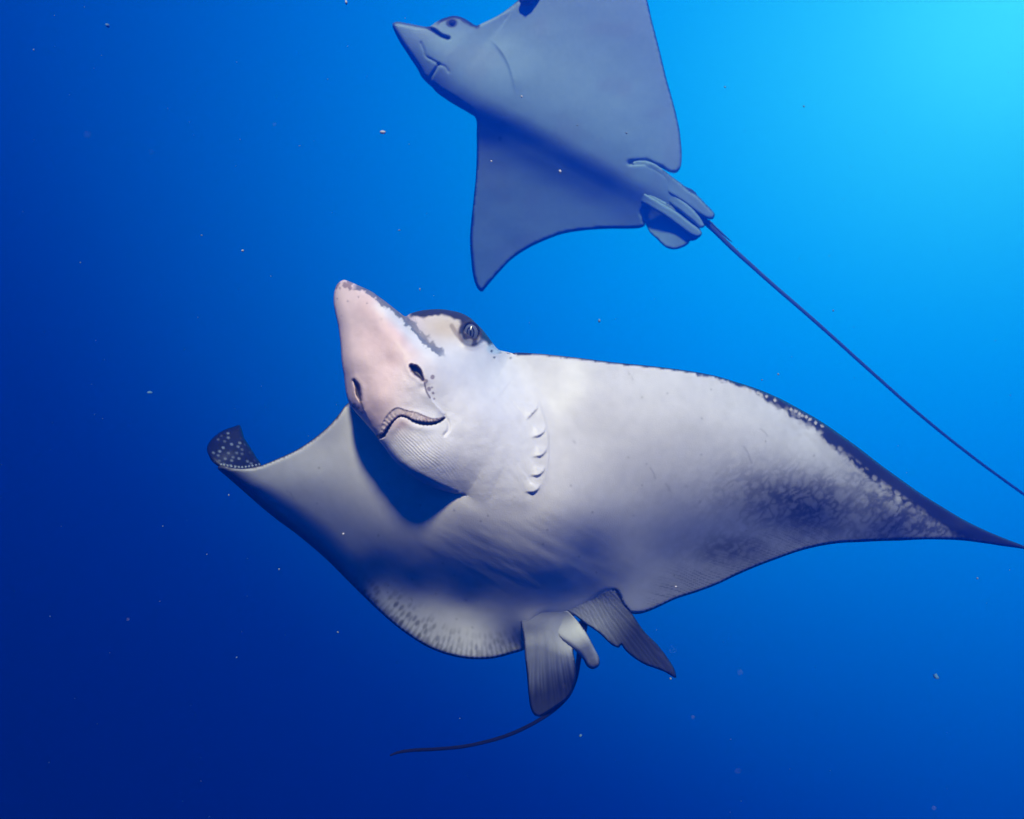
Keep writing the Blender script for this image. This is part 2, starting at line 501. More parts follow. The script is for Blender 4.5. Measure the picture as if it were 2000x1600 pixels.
def near_body_colour(xy):
    x, y = xy[:, 0], xy[:, 1]
    c = np.tile((0.75, 0.70, 0.68), (len(xy), 1))
    e, s_all, _, _ = seg_dist(xy, body_out, True)
    eL, sL, _, _ = seg_dist(xy, lead_line)
    eT, sT, _, _ = seg_dist(xy, trail_line)
    eB, sB, _, _ = seg_dist(xy, lobe_line)
    eM, sM, _, _ = seg_dist(xy, limb_line)
    n1 = fbm(x / 40, y / 40, 21, 4)
    # faint stains
    c = mixc(c, (0.52, 0.49, 0.46), 0.16 * sstep(fbm(x / 90, y / 70, 33, 4), 0.5, 0.8))
    # right wing: netted brown grey pigment, with the outer wing's shade painted in
    net_shade_m = np.exp(-(((x - 1570) / 190) ** 2 + ((y - 985 - (x - 1570) * 0.10) / 75) ** 2) * 0.9)
    net_shade_m = np.maximum(net_shade_m, sstep(x, 1540, 1740) * 0.95)  # outer wing turning from the light, darkened here in the colour
    net_shade_m = np.maximum(net_shade_m, 0.8 * np.exp(-(((x - 1430) / 110) ** 2 + ((y - 1075) / 45) ** 2)))
    wx = x + 14 * (fbm(x / 28, y / 28, 41, 2) - 0.5); wy = y + 14 * (fbm(x / 28, y / 28, 47, 2) - 0.5)
    u = wx * 0.80 - wy * 0.60; v = wx * 0.60 + wy * 0.80
    rid = (1 - np.abs(2 * fbm(v / 9.5, u / 17, 51, 3) - 1)) * (0.72 + 0.5 * fbm(x / 26, y / 26, 57, 3))
    c = mixc(c, (0.050, 0.050, 0.068), net_shade_m * (0.58 * sstep(net_shade_m, 0.1, 0.8) + 0.40 * sstep(rid, 0.50, 1.0)))
    # fine striations in front of the right rear margin
    st = (0.5 + 0.5 * np.sin(2 * np.pi * (sT - 1.1 * eT + 9 * (n1 - 0.5)) / 8.5))
    sm = sstep(eT, 85, 20) * sstep(eT, 0, 6) * sstep(x, 1235, 1300) * sstep(x, 1720, 1560)
    c = mixc(c, (0.055, 0.055, 0.072), sm * (0.22 + 0.42 * sstep(st, 0.35, 0.95) * sstep(noise2((sT - 1.1 * eT) / 9, eT / 26, 9), 0.1, 0.7)))
    # dark leading margin of the right wing with ragged pale spots
    wd = np.interp(x, [1330, 1420, 1480, 1560, 1640, 1720, 1800, 1900, 2000, 2130], [0, 4, 11, 20, 29, 33, 32, 26, 22, 22])
    mg = sstep(eL + 20 * (fbm(x / 15, y / 15, 61, 4) - 0.5), wd + 4, wd - 4) * (wd > 0.5)
    cell, cv_ = cells((sL + 12 * (fbm(x / 14, y / 14, 79, 2) - 0.5)) / 17.0, (eL - wd + 9 * (fbm(x / 9, y / 9, 75, 2) - 0.5)) / 15.0 + 0.5, 71, 0.9)
    sp = sstep(cell, 0.46, 0.24) * sstep(np.abs(eL - wd), 13, 5) * sstep(x, 1480, 1560) * sstep(x, 1850, 1760)
    c = mixc(c, (0.60, 0.55, 0.50), 0.6 * sstep(np.abs(eL - wd - 14), 22, 5) * sstep(x, 1500, 1560) * sstep(x, 1780, 1680) * sstep(noise2(sL / 14, eL / 9, 77), 0.3, 0.7))
    c = mixc(c, DARK, mg)
    c = mixc(c, (0.50, 0.45, 0.41), sp * (0.35 + 0.5 * cv_))
    cell2, _ = cells(sL / 9.0, (eL - 8) / 9.0 + 0.5, 81, 0.5, 0.8)
    c = mixc(c, (0.62, 0.55, 0.47), sstep(cell2, 0.48, 0.25) * sstep(np.abs(eL - 8), 4.5, 2) * sstep(x, 1430, 1480) * sstep(x, 1640, 1590))
    # left rear lobe: rows of dark dashes pointing at the margin
    lm = sstep(eB, 78, 40) * sstep(y, 1110, 1165) * sstep(x, 1035, 1000)
    cell, cv_ = cells(sB / 10.5, (eB + 0.0) / 19.0, 91, 0.7, 0.82)
    ds = sstep(cell, 0.50, 0.22) * (0.35 + 0.65 * cv_)
    inner_fade = sstep(eB, 75, 25) * 0.55 + 0.45 * sstep(x, 960, 760)
    c = mixc(c, (0.075, 0.065, 0.055), lm * ds * inner_fade * 0.9)
    st2 = 0.5 + 0.5 * np.sin(2 * np.pi * (sB + 3 * (n1 - 0.5)) / 10.5)
    c = mixc(c, (0.16, 0.15, 0.14), sstep(eB, 45, 8) * sstep(y, 1150, 1200) * sstep(st2, 0.5, 0.95) * 0.55)
    # left wing: limb shading painted in with edge pigment; dark back skin at tip
    c = mixc(c, (0.06, 0.065, 0.085), sstep(eM, 26, 3) * sstep(x, 760, 640) * 0.85)
    tip = sstep(x, 520, 430)
    c = mixc(c, DARK, tip * sstep(y, 905, 925) * 0.7)
    # thin black rim
    ser = 1.2 * np.sin(2 * np.pi * s_all / 10.0)
    c = mixc(c, DARK, sstep(e + ser * (y > 1040) + 1.6 * (noise2(s_all / 16, e * 0, 17) - 0.5), 3.8, 1.6) * (y > 700))
    c = mixc(c, DARK, sstep(eL, 4.2, 2.2))
    # dark notch behind the fin
    c = mixc(c, (0.03, 0.025, 0.03), sstep(np.hypot(x - 1203, y - 1156), 9, 4) * 0.8)
    # old scratches
    for (x0, y0, x1, y1) in ((1270, 914, 1280, 936), (1300, 945, 1308, 958), (1486, 838, 1500, 852), (1452, 872, 1466, 900), (1228, 728, 1236, 742), (560, 958, 574, 972), (1118, 860, 1124, 866)):
        c = mixc(c, (0.16, 0.14, 0.15), sstep(seg_dist(xy, np.array([(x0, y0), ((x0 + x1) / 2 + 2, (y0 + y1) / 2), (x1, y1)], float))[0], 2.2, 0.6) * 0.30)
    # specks
    cell, cv_ = cells(x / 46, y / 46, 101, 0.9, 0.35)
    c = mixc(c, (0.20, 0.17, 0.16), sstep(cell, 0.045, 0.025) * 0.6)
    return c

def dorsal_colour(xy, cell=24.0):
    x, y = xy[:, 0], xy[:, 1]
    c = np.tile((0.028, 0.032, 0.045), (len(xy), 1))
    d, v = cells(x / cell, y / cell, 131, 0.5, 0.9)
    return mixc(c, (0.55, 0.55, 0.52), sstep(d, 0.20, 0.14))

body = Shell()
xy, f, oo = triangulate(body_out, 4.0, [((1230, 740, 2000, 1195), 3.0), ((640, 1100, 1040, 1292), 3.0)], [merge[1:-1]])
zb = near_body_z(xy)
e_in = seg_dist(xy, body_out, True)[0]
ax_d = seg_dist(xy, np.array([(900, 760), (960, 900), (1010, 1020), (1090, 1190)]))[0]
thick = (0.010 + 0.17 * np.exp(-(ax_d / 170) ** 2)) * np.sqrt(np.clip(1 - (1 - np.clip(e_in / 110, 0, 1)) ** 2, 0, 1))
# skin of the trunk that lies inside the root of the head is left out
w_all = sstep(seg_dist(xy, merge)[0], 0, 120)
cen = xy[f].mean(1)
wm_c = seg_dist(cen, merge)[0]
under = inside(cen, head_out) & ((cen[:, 0] > 930) | (cen[:, 1] > 975)) & (cen[:, 1] > 700)
two_sided(body, xy, f, oo, zb, thick, near_body_colour(xy), dorsal_colour(xy), ~under)

# ---------------- head relief
def groove(xy, pts, width, depth, step=2.0):
    d = seg_dist(xy, curve(pts, step))[0]
    return depth * np.exp(-(d / width) ** 2)

def lip(xy, pts, h, reach, side=1, soft=1.2, ends=10.0):
    """skin flap raised on one side of a line: sharp at the line, fading away from it"""
    c = curve(pts, 2.0)
    d, s, g, _ = seg_dist(xy, c)
    L = np.linalg.norm(np.diff(c[:, :2], axis=0), axis=1).sum()
    ends = min(L / 2.1, max(ends, 1.3 * reach))
    win = sstep(s, 0, ends) * sstep(s, L, L - ends)
    sd = d * g * side
    return -h * np.where(sd > 0, np.exp(-sd / reach), np.exp(sd / soft)) * win

flap_r = [(829, 752), (833, 765), (840, 777), (850, 790), (860, 801), (867, 810), (872, 820)]
flap_l = [(703, 789), (711, 800), (719, 818), (727, 836), (733, 850)]
lip_top = [(744, 838), (748, 824), (755, 812), (767, 800), (776, 796), (794, 801), (813, 805), (830, 812), (846, 817), (864, 815)]
mouth = [(737, 854), (748, 851), (757, 838), (768, 823), (781, 813), (794, 815), (807, 822), (826, 827), (846, 827), (858, 823), (867, 817)]
nos_r = [(804, 716), (810, 721), (818, 730), (826, 742)]
nos_l = [(692, 744), (698, 756), (700, 768), (704, 782)]
nostrils = ((nos_r, ([0, 6, 16, 26, 36], [4.5, 8.0, 8.0, 5.0, 2.0])), (nos_l, ([0, 8, 20, 30, 42], [2.0, 4.0, 5.5, 5.0, 2.0])))
rim = [(690, 553), (704, 560), (724, 570), (744, 584), (764, 599), (783, 615), (800, 632), (815, 648), (832, 664), (850, 680), (868, 694), (884, 706)]
rim_line = curve(rim, 2.0)
gills = [[(1024, 822), (1031, 817), (1041, 806), (1048, 798), (1049, 785)],
         [(1034, 857), (1041, 854), (1054, 850), (1062, 843), (1065, 829)],
         [(1036, 895), (1043, 892), (1056, 890), (1065, 882), (1069, 868)],
         [(1030, 932), (1036, 929), (1051, 928), (1061, 920), (1065, 906)],
         [(1022, 964), (1028, 961), (1041, 961), (1051, 955), (1056, 942)]]

def head_relief(xy):
    x, y = xy[:, 0], xy[:, 1]
    z = np.zeros(len(xy))
    # rostrum stands proud of the eye side
    d, s, g, _ = seg_dist(xy, rim_line)
    L = np.linalg.norm(np.diff(rim_line, axis=0), axis=1).sum()
    fade = sstep(s, 60, 110) * sstep(s, L, L - 60)
    side = -d * g
    z += np.where(side > 0, 0.0, 0.020 * (1 - np.exp(side / 7.0)) * np.exp(side / 70)) * fade
    # upper lip apron
    z += lip(xy, flap_r, 0.0060, 20, -1)
    z += lip(xy, flap_l, 0.0050, 14, 1)
    z += lip(xy, lip_top, 0.0028, 10, 1, ends=6)
    # crenate fringe between the two lines
    d1, s1, g1, _ = seg_dist(xy, curve(lip_top, 1.5))
    d2, s2, g2, _ = seg_dist(xy, curve(mouth, 1.5))
    band = sstep(d1 + d2, 22, 15) * (g1 < 0) * (g2 > 0)
    z += -0.0012 * band * (0.5 + 0.5 * np.sin(2 * np.pi * s2 / 7.5 + 2.2 * (noise2(s2 / 11, d2 / 9, 61) - 0.5))) * sstep(d2, 0, 4)
    # mouth slit and lower jaw
    wm = np.interp(s2, [0, 15, 50, 80, 110, 150], [4.0, 4.0, 1.6, 2.0, 3.8, 2.6])
    z += 0.016 * sstep(d2, wm + 1.0, wm - 1.5)
    z += -0.0035 * np.where(g2 < 0, np.exp(-((d2 - 9) / 9) ** 2), 0) * sstep(s2, 0, 40) * sstep(s2, 150, 110)
    z += groove(xy, [(868, 812), (876, 826), (876, 840), (868, 850)], 3.0, 0.003)
    # nostrils
    for pts, wp in nostrils:
        dn, sn, _, _ = seg_dist(xy, curve(pts, 1.5))
        w = np.interp(sn, *wp)
        z += 0.017 * sstep(dn, w + 2.0, w - 4) - 0.0016 * np.exp(-((dn - w - 5) / 5) ** 2)
    # chin wrinkles
    ang = 0.86
    q = -x * math.sin(ang) + y * math.cos(ang) + 16 * (fbm(x / 70, y / 70, 5, 2) - 0.5) + 0.0016 * (x - 800) ** 2 * 0.5
    msk = np.exp(-(((x - 822) / 62) ** 2 + ((y - 880 - (x - 822) * 0.42) / 30) ** 2)) * (g2 < 0) * sstep(d2, 8, 22)
    z += 0.00052 * msk * np.sin(2 * np.pi * q / 5.4 + 2.5 * noise2(x / 30, y / 30, 4)) * (0.15 + 1.2 * noise2(x / 20, y / 20, 6))
    # gill flaps
    for gl in gills:
        z += lip(xy, gl, 0.0075, 30, 1, soft=1.0, ends=7)
    z += lip(xy, [(1046, 770), (1056, 798), (1066, 830), (1071, 868), (1070, 906), (1062, 942), (1050, 972)], 0.0022, 24, -1, soft=1.6, ends=24)
    # eye socket: lid ridges
    ex = (x - 920) / 1.0; ey = (y - 650) / 1.12
    r = np.hypot(ex, ey)
    z += -0.010 * np.exp(-((r - 22) / 6) ** 2) + 0.020 * sstep(r, 19, 12)
    z += groove(xy, [(884, 640), (893, 652), (905, 668), (925, 676), (942, 668)], 4, 0.004)
    # soft unevenness
    z += -0.006 * (fbm(x / 70, y / 70, 14, 3) - 0.5) - 0.0012 * (fbm(x / 14, y / 14, 15, 2) - 0.5)
    return z

_mL = np.concatenate([[0], np.cumsum(np.linalg.norm(np.diff(merge, axis=0), axis=1))])
_mres = D_BODY(merge) - D_HEAD(merge)

def near_head_z(xy):
    dm, sm, _, _ = seg_dist(xy, merge)
    z = D_HEAD(xy) + np.interp(sm, _mL, _mres) * np.exp(-(dm / 60) ** 2) + skin_relief(xy)
    z = z + recess(xy, head_out, head_R, head_mask) * PIX * z * 1.35
    return z + head_relief(xy) * sstep(dm, 0, 22)

def near_head_colour(xy):
    x, y = xy[:, 0], xy[:, 1]
    dm = seg_dist(xy, merge)[0]
    c = np.tile((0.80, 0.755, 0.745), (len(xy), 1))
    c = mixc(c, (0.52, 0.49, 0.46), 0.16 * sstep(fbm(x / 90, y / 70, 33, 4), 0.5, 0.8))
    pink = np.clip(sstep(x + (y - 700) * 0.25, 880, 760) * sstep(y, 900, 820), 0, 1)
    c = mixc(c, (0.88, 0.655, 0.62), pink)
    c = mixc(c, (0.75, 0.70, 0.68), sstep(dm, 70, 0))
    c = mixc(c, (0.80, 0.77, 0.79), sstep(dm, 0, 120) * (1 - pink) * 0.6)
    c = mixc(c, (0.74, 0.50, 0.46), pink * 0.35 * sstep(fbm(x / 60, y / 50, 17, 3), 0.45, 0.75))
    d2, s2, g2, _ = seg_dist(xy, curve(mouth, 1.5))
    c = mixc(c, (0.78, 0.50, 0.46), 0.55 * np.exp(-(((x - 783) / 16) ** 2 + ((y - 829) / 9) ** 2)))
    # freckles and blotches on the snout tip
    bl = fbm(x / 9, y / 9, 23, 3)
    r = np.hypot((x - 668) / 1.2, y - 549)
    c = mixc(c, (0.20, 0.12, 0.12), sstep(bl + 0.16 * sstep(r, 26, 4) - 0.16 * sstep(r, 16, 34), 0.50, 0.66) * sstep(r, 36, 20) * 0.75)
    cell, v_ = cells(x / 15, y / 15, 27, 0.9, 0.30)
    c = mixc(c, (0.28, 0.18, 0.18), sstep(cell, 0.15, 0.08) * sstep(y, 650, 590) * 0.7)
    # ragged blue grey fringe along the right rim of the snout
    d, s, g, _ = seg_dist(xy, rim_line)
    sd = -d * g
    wv = np.interp(s, [0, 30, 90, 150, 200, 236], [9, 7, 7, 7, 8, 2])
    rag = fbm(x / 6.5, y / 6.5, 29, 2)
    off = np.where(sd > 0, d, d * 0.9)
    fm = sstep(off + 17 * (rag - 0.5), wv + 2.0, wv - 2.0) * sstep(s, -1, 12) * sstep(s, 238, 215)
    c = mixc(c, (0.88, 0.85, 0.84), sstep(sd, 34, 12) * sstep(sd, 0, 4) * sstep(s, 40, 80) * sstep(s, 238, 200) * 0.8)
    c = mixc(c, np.array((0.045, 0.055, 0.095))[None] + 0.07 * fbm(x / 8, y / 8, 73, 3)[:, None], fm * (0.75 + 0.2 * rag))
    # dark brow along the top of the head
    eb, sb, _, _ = seg_dist(xy, hr)
    bw = np.interp(x, [790, 820, 870, 905, 935, 960, 985], [3, 12, 13, 18, 15, 9, 4])
    bm_ = sstep(eb + 8 * (fbm(x / 12, y / 12, 37, 2) - 0.5), bw + 3, bw - 3) * (x > 792) * (y < 690) * sstep(x, 792, 806)
    # eye side warmer cream
    c = mixc(c, (0.64, 0.49, 0.33), 0.85 * np.exp(-(((x - 868) / 55) ** 2 + ((y - 640) / 30) ** 2)) * (sd < 2) * (y > 606))
    c = mixc(c, (0.035, 0.028, 0.026), bm_)
    # ring round the eye
    rr = np.hypot(x - 920, (y - 650) / 1.12)
    ring = sstep(rr, 28.0, 22.0) * (0.72 + 0.28 * sstep(noise2(x / 9, y / 9, 39), 0.2, 0.6))
    c = mixc(c, (0.045, 0.036, 0.034), ring)
    c = mixc(c, (0.20, 0.14, 0.10), 0.6 * sstep(seg_dist(xy, curve([(882, 636), (890, 650), (902, 664)], 2))[0], 6, 2))
    # pale patch with spots behind the eye
    c = mixc(c, (0.55, 0.66, 0.74), sstep(np.hypot((x - 966) / 1.5, y - 682), 14, 6) * 0.9)
    cell, v_ = cells(x / 9, y / 9, 43, 0.8, 0.5)
    c = mixc(c, (0.07, 0.08, 0.12), sstep(cell, 0.36, 0.2) * sstep(np.hypot((x - 980) / 2.2, (y - 690)), 17, 9))
    # lip fringe and mouth
    d1, s1, g1, _ = seg_dist(xy, curve(lip_top, 1.5))
    c = mixc(c, (0.055, 0.04, 0.045), sstep(d1, 1.7, 0.7) * sstep(s1, 0, 10) * sstep(s1, 118, 70) * 0.45 * sstep(noise2(s1 / 6, d1, 65), 0.1, 0.6))
    band = sstep(d1 + d2, 22, 15) * (g1 < 0) * (g2 > 0)
    c = mixc(c, (0.74, 0.58, 0.54), band)
    tn = sstep(np.sin(2 * np.pi * s2 / 7.5 + 2.2 * (noise2(s2 / 11, d2 / 9, 61) - 0.5)), -0.5, -0.95) * sstep(noise2(s2 / 9, d2 / 6, 67), 0.15, 0.6)
    c = mixc(c, (0.10, 0.08, 0.08), band * tn * sstep(d2, 12, 7) * 0.8)
    c = mixc(c, (0.30, 0.20, 0.18), band * sstep(fbm(x / 5, y / 5, 45, 2), 0.5, 0.66) * sstep(x, 780, 800) * 0.55)
    wm = np.interp(s2, [0, 15, 50, 80, 110, 150], [3.8, 3.8, 1.2, 1.8, 3.8, 2.4]) + 0.9 * np.sin(2 * np.pi * s2 / 7.5 + 3 * noise2(s2 / 13, s2 * 0, 63))
    c = mixc(c, (0.012, 0.011, 0.014), sstep(d2, wm + 0.9, wm - 0.9))
    # nostrils
    for pts, wp in nostrils:
        dn, sn, _, _ = seg_dist(xy, curve(pts, 1.5))
        w = np.interp(sn, *wp) + 2.2 * (noise2(x / 5, y / 5, 69) - 0.5)
        c = mixc(c, (0.30, 0.17, 0.16), sstep(dn, w + 5, w) * 0.35)
        c = mixc(c, (0.045, 0.034, 0.036), sstep(dn, w + 1.0, w - 1.6))
    dg = np.minimum(seg_dist(xy, curve([(829, 748), (833, 765), (840, 777)], 2))[0], seg_dist(xy, curve([(704, 784), (710, 798)], 2))[0])
    c = mixc(c, (0.12, 0.08, 0.08), sstep(dg, 2.6, 1.0) * 0.8)  # shade line cast by the nasal flap edges, painted into the colour
    for (px, py, pr) in ((845, 737, 4.5), (838, 760, 4), (844, 757, 2.5), (846, 768, 3), (848, 779, 2.5), (832, 745, 4), (692, 792, 5), (699, 797, 4), (707, 806, 3), (690, 742, 4)):
        c = mixc(c, (0.16, 0.10, 0.12), sstep(np.hypot(x - px, y - py) + 3 * (bl - 0.5), pr + 0.8, pr - 1.2) * 0.75)
    return c

xy, f, oo = triangulate(head_out, 2.2, [((690, 700, 890, 960), 1.6)])
zh = near_head_z(xy)
e_in = seg_dist(xy, head_out, True)[0]
thick = 0.15 * np.sqrt(np.clip(1 - (1 - np.clip(e_in / 100, 0, 1)) ** 2, 0, 1))
at_joint = (seg_dist(xy, merge)[0] < 0.05)[f].any(1)
two_sided(body, xy, f, oo, zh, thick, near_head_colour(xy), dorsal_colour(xy), None, ~at_joint)

# ---------------- curled tip of the left wing: the dark spotted back of the wing comes into view
tip_ctrl = [(414, 901), (409, 892), (404, 877), (409, 864), (422, 850), (438, 840), (458, 833), (468, 830), (472, 838), (477, 855), (489, 874), (500, 892),
            (510, 909), (500, 915), (477, 919), (455, 918), (432, 914)]
tip_out = curve(tip_ctrl, 2.2, True)
D_TIP = TPS([(410, 890, 1.895), (404, 877, 1.93), (422, 850, 1.955), (468, 830, 1.98), (489, 874, 1.93), (510, 909, 1.853), (455, 916, 1.868), (430, 912, 1.875),
             (450, 880, 1.91), (440, 900, 1.892), (480, 905, 1.878)], 0.0002)
xy, f, oo = triangulate(tip_out, 2.0)
x, y = xy[:, 0], xy[:, 1]
e_in = seg_dist(xy, tip_out, True)[0]
zt = D_TIP(xy) + recess(xy, tip_out, np.full(len(tip_out), 10.0), np.ones(len(tip_out), bool)) * PIX * 1.9
c = np.tile((0.008, 0.009, 0.016), (len(xy), 1))
u = (x - 440) * 0.93 + (y - 880) * 0.36; v = -(x - 440) * 0.36 + (y - 880) * 0.93
cell, v_ = cells(u / 13.0, v / 9.5, 151, 0.5, 0.72)
cu = np.abs(np.modf(u / 11.0 + 100)[0] - 0.5)
c = mixc(c, (0.20, 0.23, 0.27), sstep(np.where(cell < 5, cell, 9), 0.34, 0.12) * sstep(e_in, 4, 10) * (0.35 + 0.65 * v_ / 0.72))
fl = curve([(418, 903), (432, 907), (455, 911), (477, 912), (506, 907)], 2)
dl, sl, _, _ = seg_dist(xy, fl)
c = mixc(c, (0.30, 0.33, 0.38), sstep(dl, 2.4, 1.0) * sstep(np.sin(2 * np.pi * sl / 7.0 + 3 * noise2(sl / 12, sl * 0, 5)), -0.3, 0.5) * sstep(noise2(sl / 9, sl * 0, 7), 0.1, 0.5))
two_sided(body, xy, f, oo, zt, np.minimum(0.006, e_in * 0.0006), c, np.tile((0.6, 0.58, 0.56), (len(xy), 1)))
def melt_junction(co):
    q = np.stack([co[:, 0] / co[:, 1] / PIX + 1000, 800 - co[:, 2] / co[:, 1] / PIX], 1)
    d = seg_dist(q, merge)[0]
    return (d < 15) & (co[:, 1] < D_BODY(q) + 0.012) & (q[:, 1] > 712) & ~((q[:, 0] < 900) & (q[:, 1] < 975))

body.build("body", SKIN, near, 0.0002, melt_junction)

# ---------------- eye
def eye_parts(parent, x, y, d, rx, ry, mat, iris_col=(0.115, 0.135, 0.19), inner_col=(0.08, 0.095, 0.14)):
    """eyeball with iris, pupil border and slit as caps lying on it"""
    bulge = rx * PIX * d * 0.62
    def cap(fx, fy, lift, col, name, par, rings=8, sides=32):
        pts = []
        for i in range(rings + 1):
            q = math.sin(math.pi / 2 * i / rings)
            for k in range(sides):
                b = 2 * math.pi * k / sides
                ex, ey = fx * q * math.cos(b), fy * q * math.sin(b)
                h = math.sqrt(max(1 - ex * ex - ey * ey, 0))
                pts.append((x + rx * ex, y + ry * ey, d - bulge * h - lift * math.sqrt(max(1 - q * q, 0)) - lift * 0.3))
        pts = np.array(pts)
        Fc = []
        for i in range(rings):
            for k in range(sides):
                p = i * sides + k; q2 = i * sides + (k + 1) % sides
                Fc += [(p, p + sides, q2 + sides), (p, q2 + sides, q2)]
        sh = Shell()
        sh.add(P(pts[:, :2], pts[:, 2]), np.array(Fc), np.tile(col, (len(pts), 1)))
        ob = sh.build(name, mat, None)
        ob.data.transform(Matrix.Translation(-Vector(parent.location)))
        ob.parent = par
        return ob
    e = cap(1.0, 1.0, 0.0, (0.018, 0.018, 0.024), "eye", parent)
    cap(0.72, 0.74, 0.0006, iris_col, "iris", e)
    cap(0.42, 0.56, 0.0011, (0.016, 0.016, 0.022), "pupil_border", e)
    cap(0.30, 0.44, 0.0016, inner_col, "pupil_veil", e)
    cap(0.13, 0.34, 0.0021, (0.01, 0.01, 0.014), "pupil", e)
    return e

eye_d = float(near_head_z(np.array([(920.0, 628.0), (920.0, 650.0)])).min())
eye_parts(near, 919, 650, eye_d + 0.007, 20.0, 22.0, EYE)

# ---------------- pelvic fins, clasper and tail
def fin(parent, name, ctrl, ctrl_depth, colour_fn, mat, spacing=3.0, thick=0.010, R=6.0, ripple=None, root_line=None, base=D_BODY, sink=0.003):
    out = curve(ctrl, spacing, True)
    D = TPS(ctrl_depth, 0.0002)
    xy, f, oo = triangulate(out, spacing)
    e_in = seg_dist(xy, out, True)[0]
    z = D(xy)
    z = z + recess(xy, out, np.full(len(out), R), np.ones(len(out), bool)) * PIX * z
    if root_line is not None:
        w = sstep(seg_dist(xy, np.array(root_line, float))[0], 4, 85)
        z = (base(xy) + sink * (0.5 - sstep(w, 0.0, 0.6))) * (1 - w) + z * w
    if ripple is not None:
        z = z + ripple(xy)
    sh = Shell()
    two_sided(sh, xy, f, oo, z, np.minimum(thick, e_in * PIX * z * 0.7), colour_fn(xy, e_in), dorsal_colour(xy))
    return sh.build(name, mat, parent)

def rays_of(xy, origin, n):
    a = np.arctan2(xy[:, 1] - origin[1], xy[:, 0] - origin[0])
    return a * n + 1.6 * (fbm(xy[:, 0] / 16, xy[:, 1] / 60, 301, 3) - 0.5) + 0.5 * np.sin(a * n * 0.9)

PF_L = [(1011, 1188), (1016, 1213), (1023, 1249), (1025, 1282), (1029, 1318), (1032, 1354), (1036, 1382), (1043, 1396), (1054, 1400), (1068, 1393), (1086, 1381), (1108, 1365),
        (1119, 1346), (1125, 1322), (1124, 1296), (1120, 1272), (1128, 1240), (1120, 1210), (1095, 1188), (1050, 1176)]
def pfl_col(xy, e):
    x, y = xy[:, 0], xy[:, 1]
    c = np.tile((0.52, 0.50, 0.51), (len(xy), 1))
    a = rays_of(xy, (1050, 1000), 95)
    st = 0.5 + 0.5 * np.sin(a * 2 * np.pi / 2.2)
    k = sstep(y, 1260, 1345)
    c = mixc(c, (0.09, 0.085, 0.095), k * sstep(st, 0.3, 1.0) * (0.35 + 0.5 * noise2(x / 12, y / 25, 305)) * sstep(y, 1390, 1350))
    c = mixc(c, (0.040, 0.040, 0.055), sstep(y + (x - 1080) * 0.35 + 14 * (fbm(x / 14, y / 30, 3, 2) - 0.5), 1298, 1350) * 0.9)
    return mixc(c, DARK, sstep(e, 4.5, 2) * (y > 1200) * (0.5 + 0.5 * (y > 1290)))
fin(near, "pelvic_fin", PF_L, [(1011, 1180, 1.765), (1090, 1180, 1.79),(1050,1215,1.80), (1030, 1290, 1.848), (1110, 1290, 1.862), (1070, 1240, 1.82), (1045, 1390, 1.945), (1110, 1360, 1.942), (1075, 1330, 1.90)],
    pfl_col, SKIN, 2.6, 0.008, 5.0, lambda xy: 0.0011 * np.sin(rays_of(xy, (1050, 1000), 95) * 2 * np.pi / 2.2) * sstep(xy[:, 1], 1200, 1260), [(1012, 1184), (1050, 1176), (1095, 1184), (1118, 1200)])

PF_R = [(1104, 1186), (1124, 1203), (1144, 1219), (1169, 1236), (1187, 1253), (1198, 1262), (1209, 1265), (1213, 1260), (1220, 1269), (1234, 1282), (1259, 1298), (1281, 1306), (1299, 1313),
        (1320, 1324), (1318, 1309), (1306, 1288), (1284, 1259), (1259, 1234), (1238, 1204), (1216, 1174), (1201, 1153), (1170, 1146), (1125, 1160)]
def pfr_col(xy, e):
    x, y = xy[:, 0], xy[:, 1]
    c = np.tile((0.50, 0.48, 0.49), (len(xy), 1))
    st = 0.5 + 0.5 * np.sin(rays_of(xy, (1090, 1060), 70) * 2 * np.pi / 2.2)
    c = mixc(c, (0.20, 0.19, 0.21), 0.35 * sstep(st, 0.5, 0.9))
    c = mixc(c, (0.030, 0.030, 0.045), sstep(x + y * 0.6, 1880, 1990) * 0.92)
    return mixc(c, DARK, sstep(e, 4.0, 1.8) * (x > 1205))
fin(near, "pelvic_fin", PF_R, [(1104, 1186, 1.81), (1150, 1150, 1.845), (1195, 1158, 1.868), (1150, 1210, 1.875), (1200, 1250, 1.925), (1240, 1210, 1.915), (1260, 1260, 1.96), (1310, 1310, 2.01)],
    pfr_col, SKIN, 2.6, 0.008, 5.0, lambda xy: 0.0008 * np.sin(rays_of(xy, (1090, 1060), 70) * 2 * np.pi / 2.2), [(1106, 1184), (1125, 1160), (1170, 1146), (1198, 1152)])

def px_tube(parent, name, pts, mat, colour, sides=12, flat=1.0, step=4.0, parent_loc=True):
    """pts: x, y, depth, radius in outline pixels"""
    c = curve(pts, step)
    sh = Shell()
    col = np.asarray(colour, float)
    if col.ndim == 2:
        t = np.linspace(0, 1, len(c))[:, None]
        col = col[0] * (1 - t) + col[1] * t
    tube(sh, P(c[:, :2], c[:, 2]), c[:, 3] * PIX * c[:, 2], sides, col, flat)
    return sh.build(name, mat, parent)

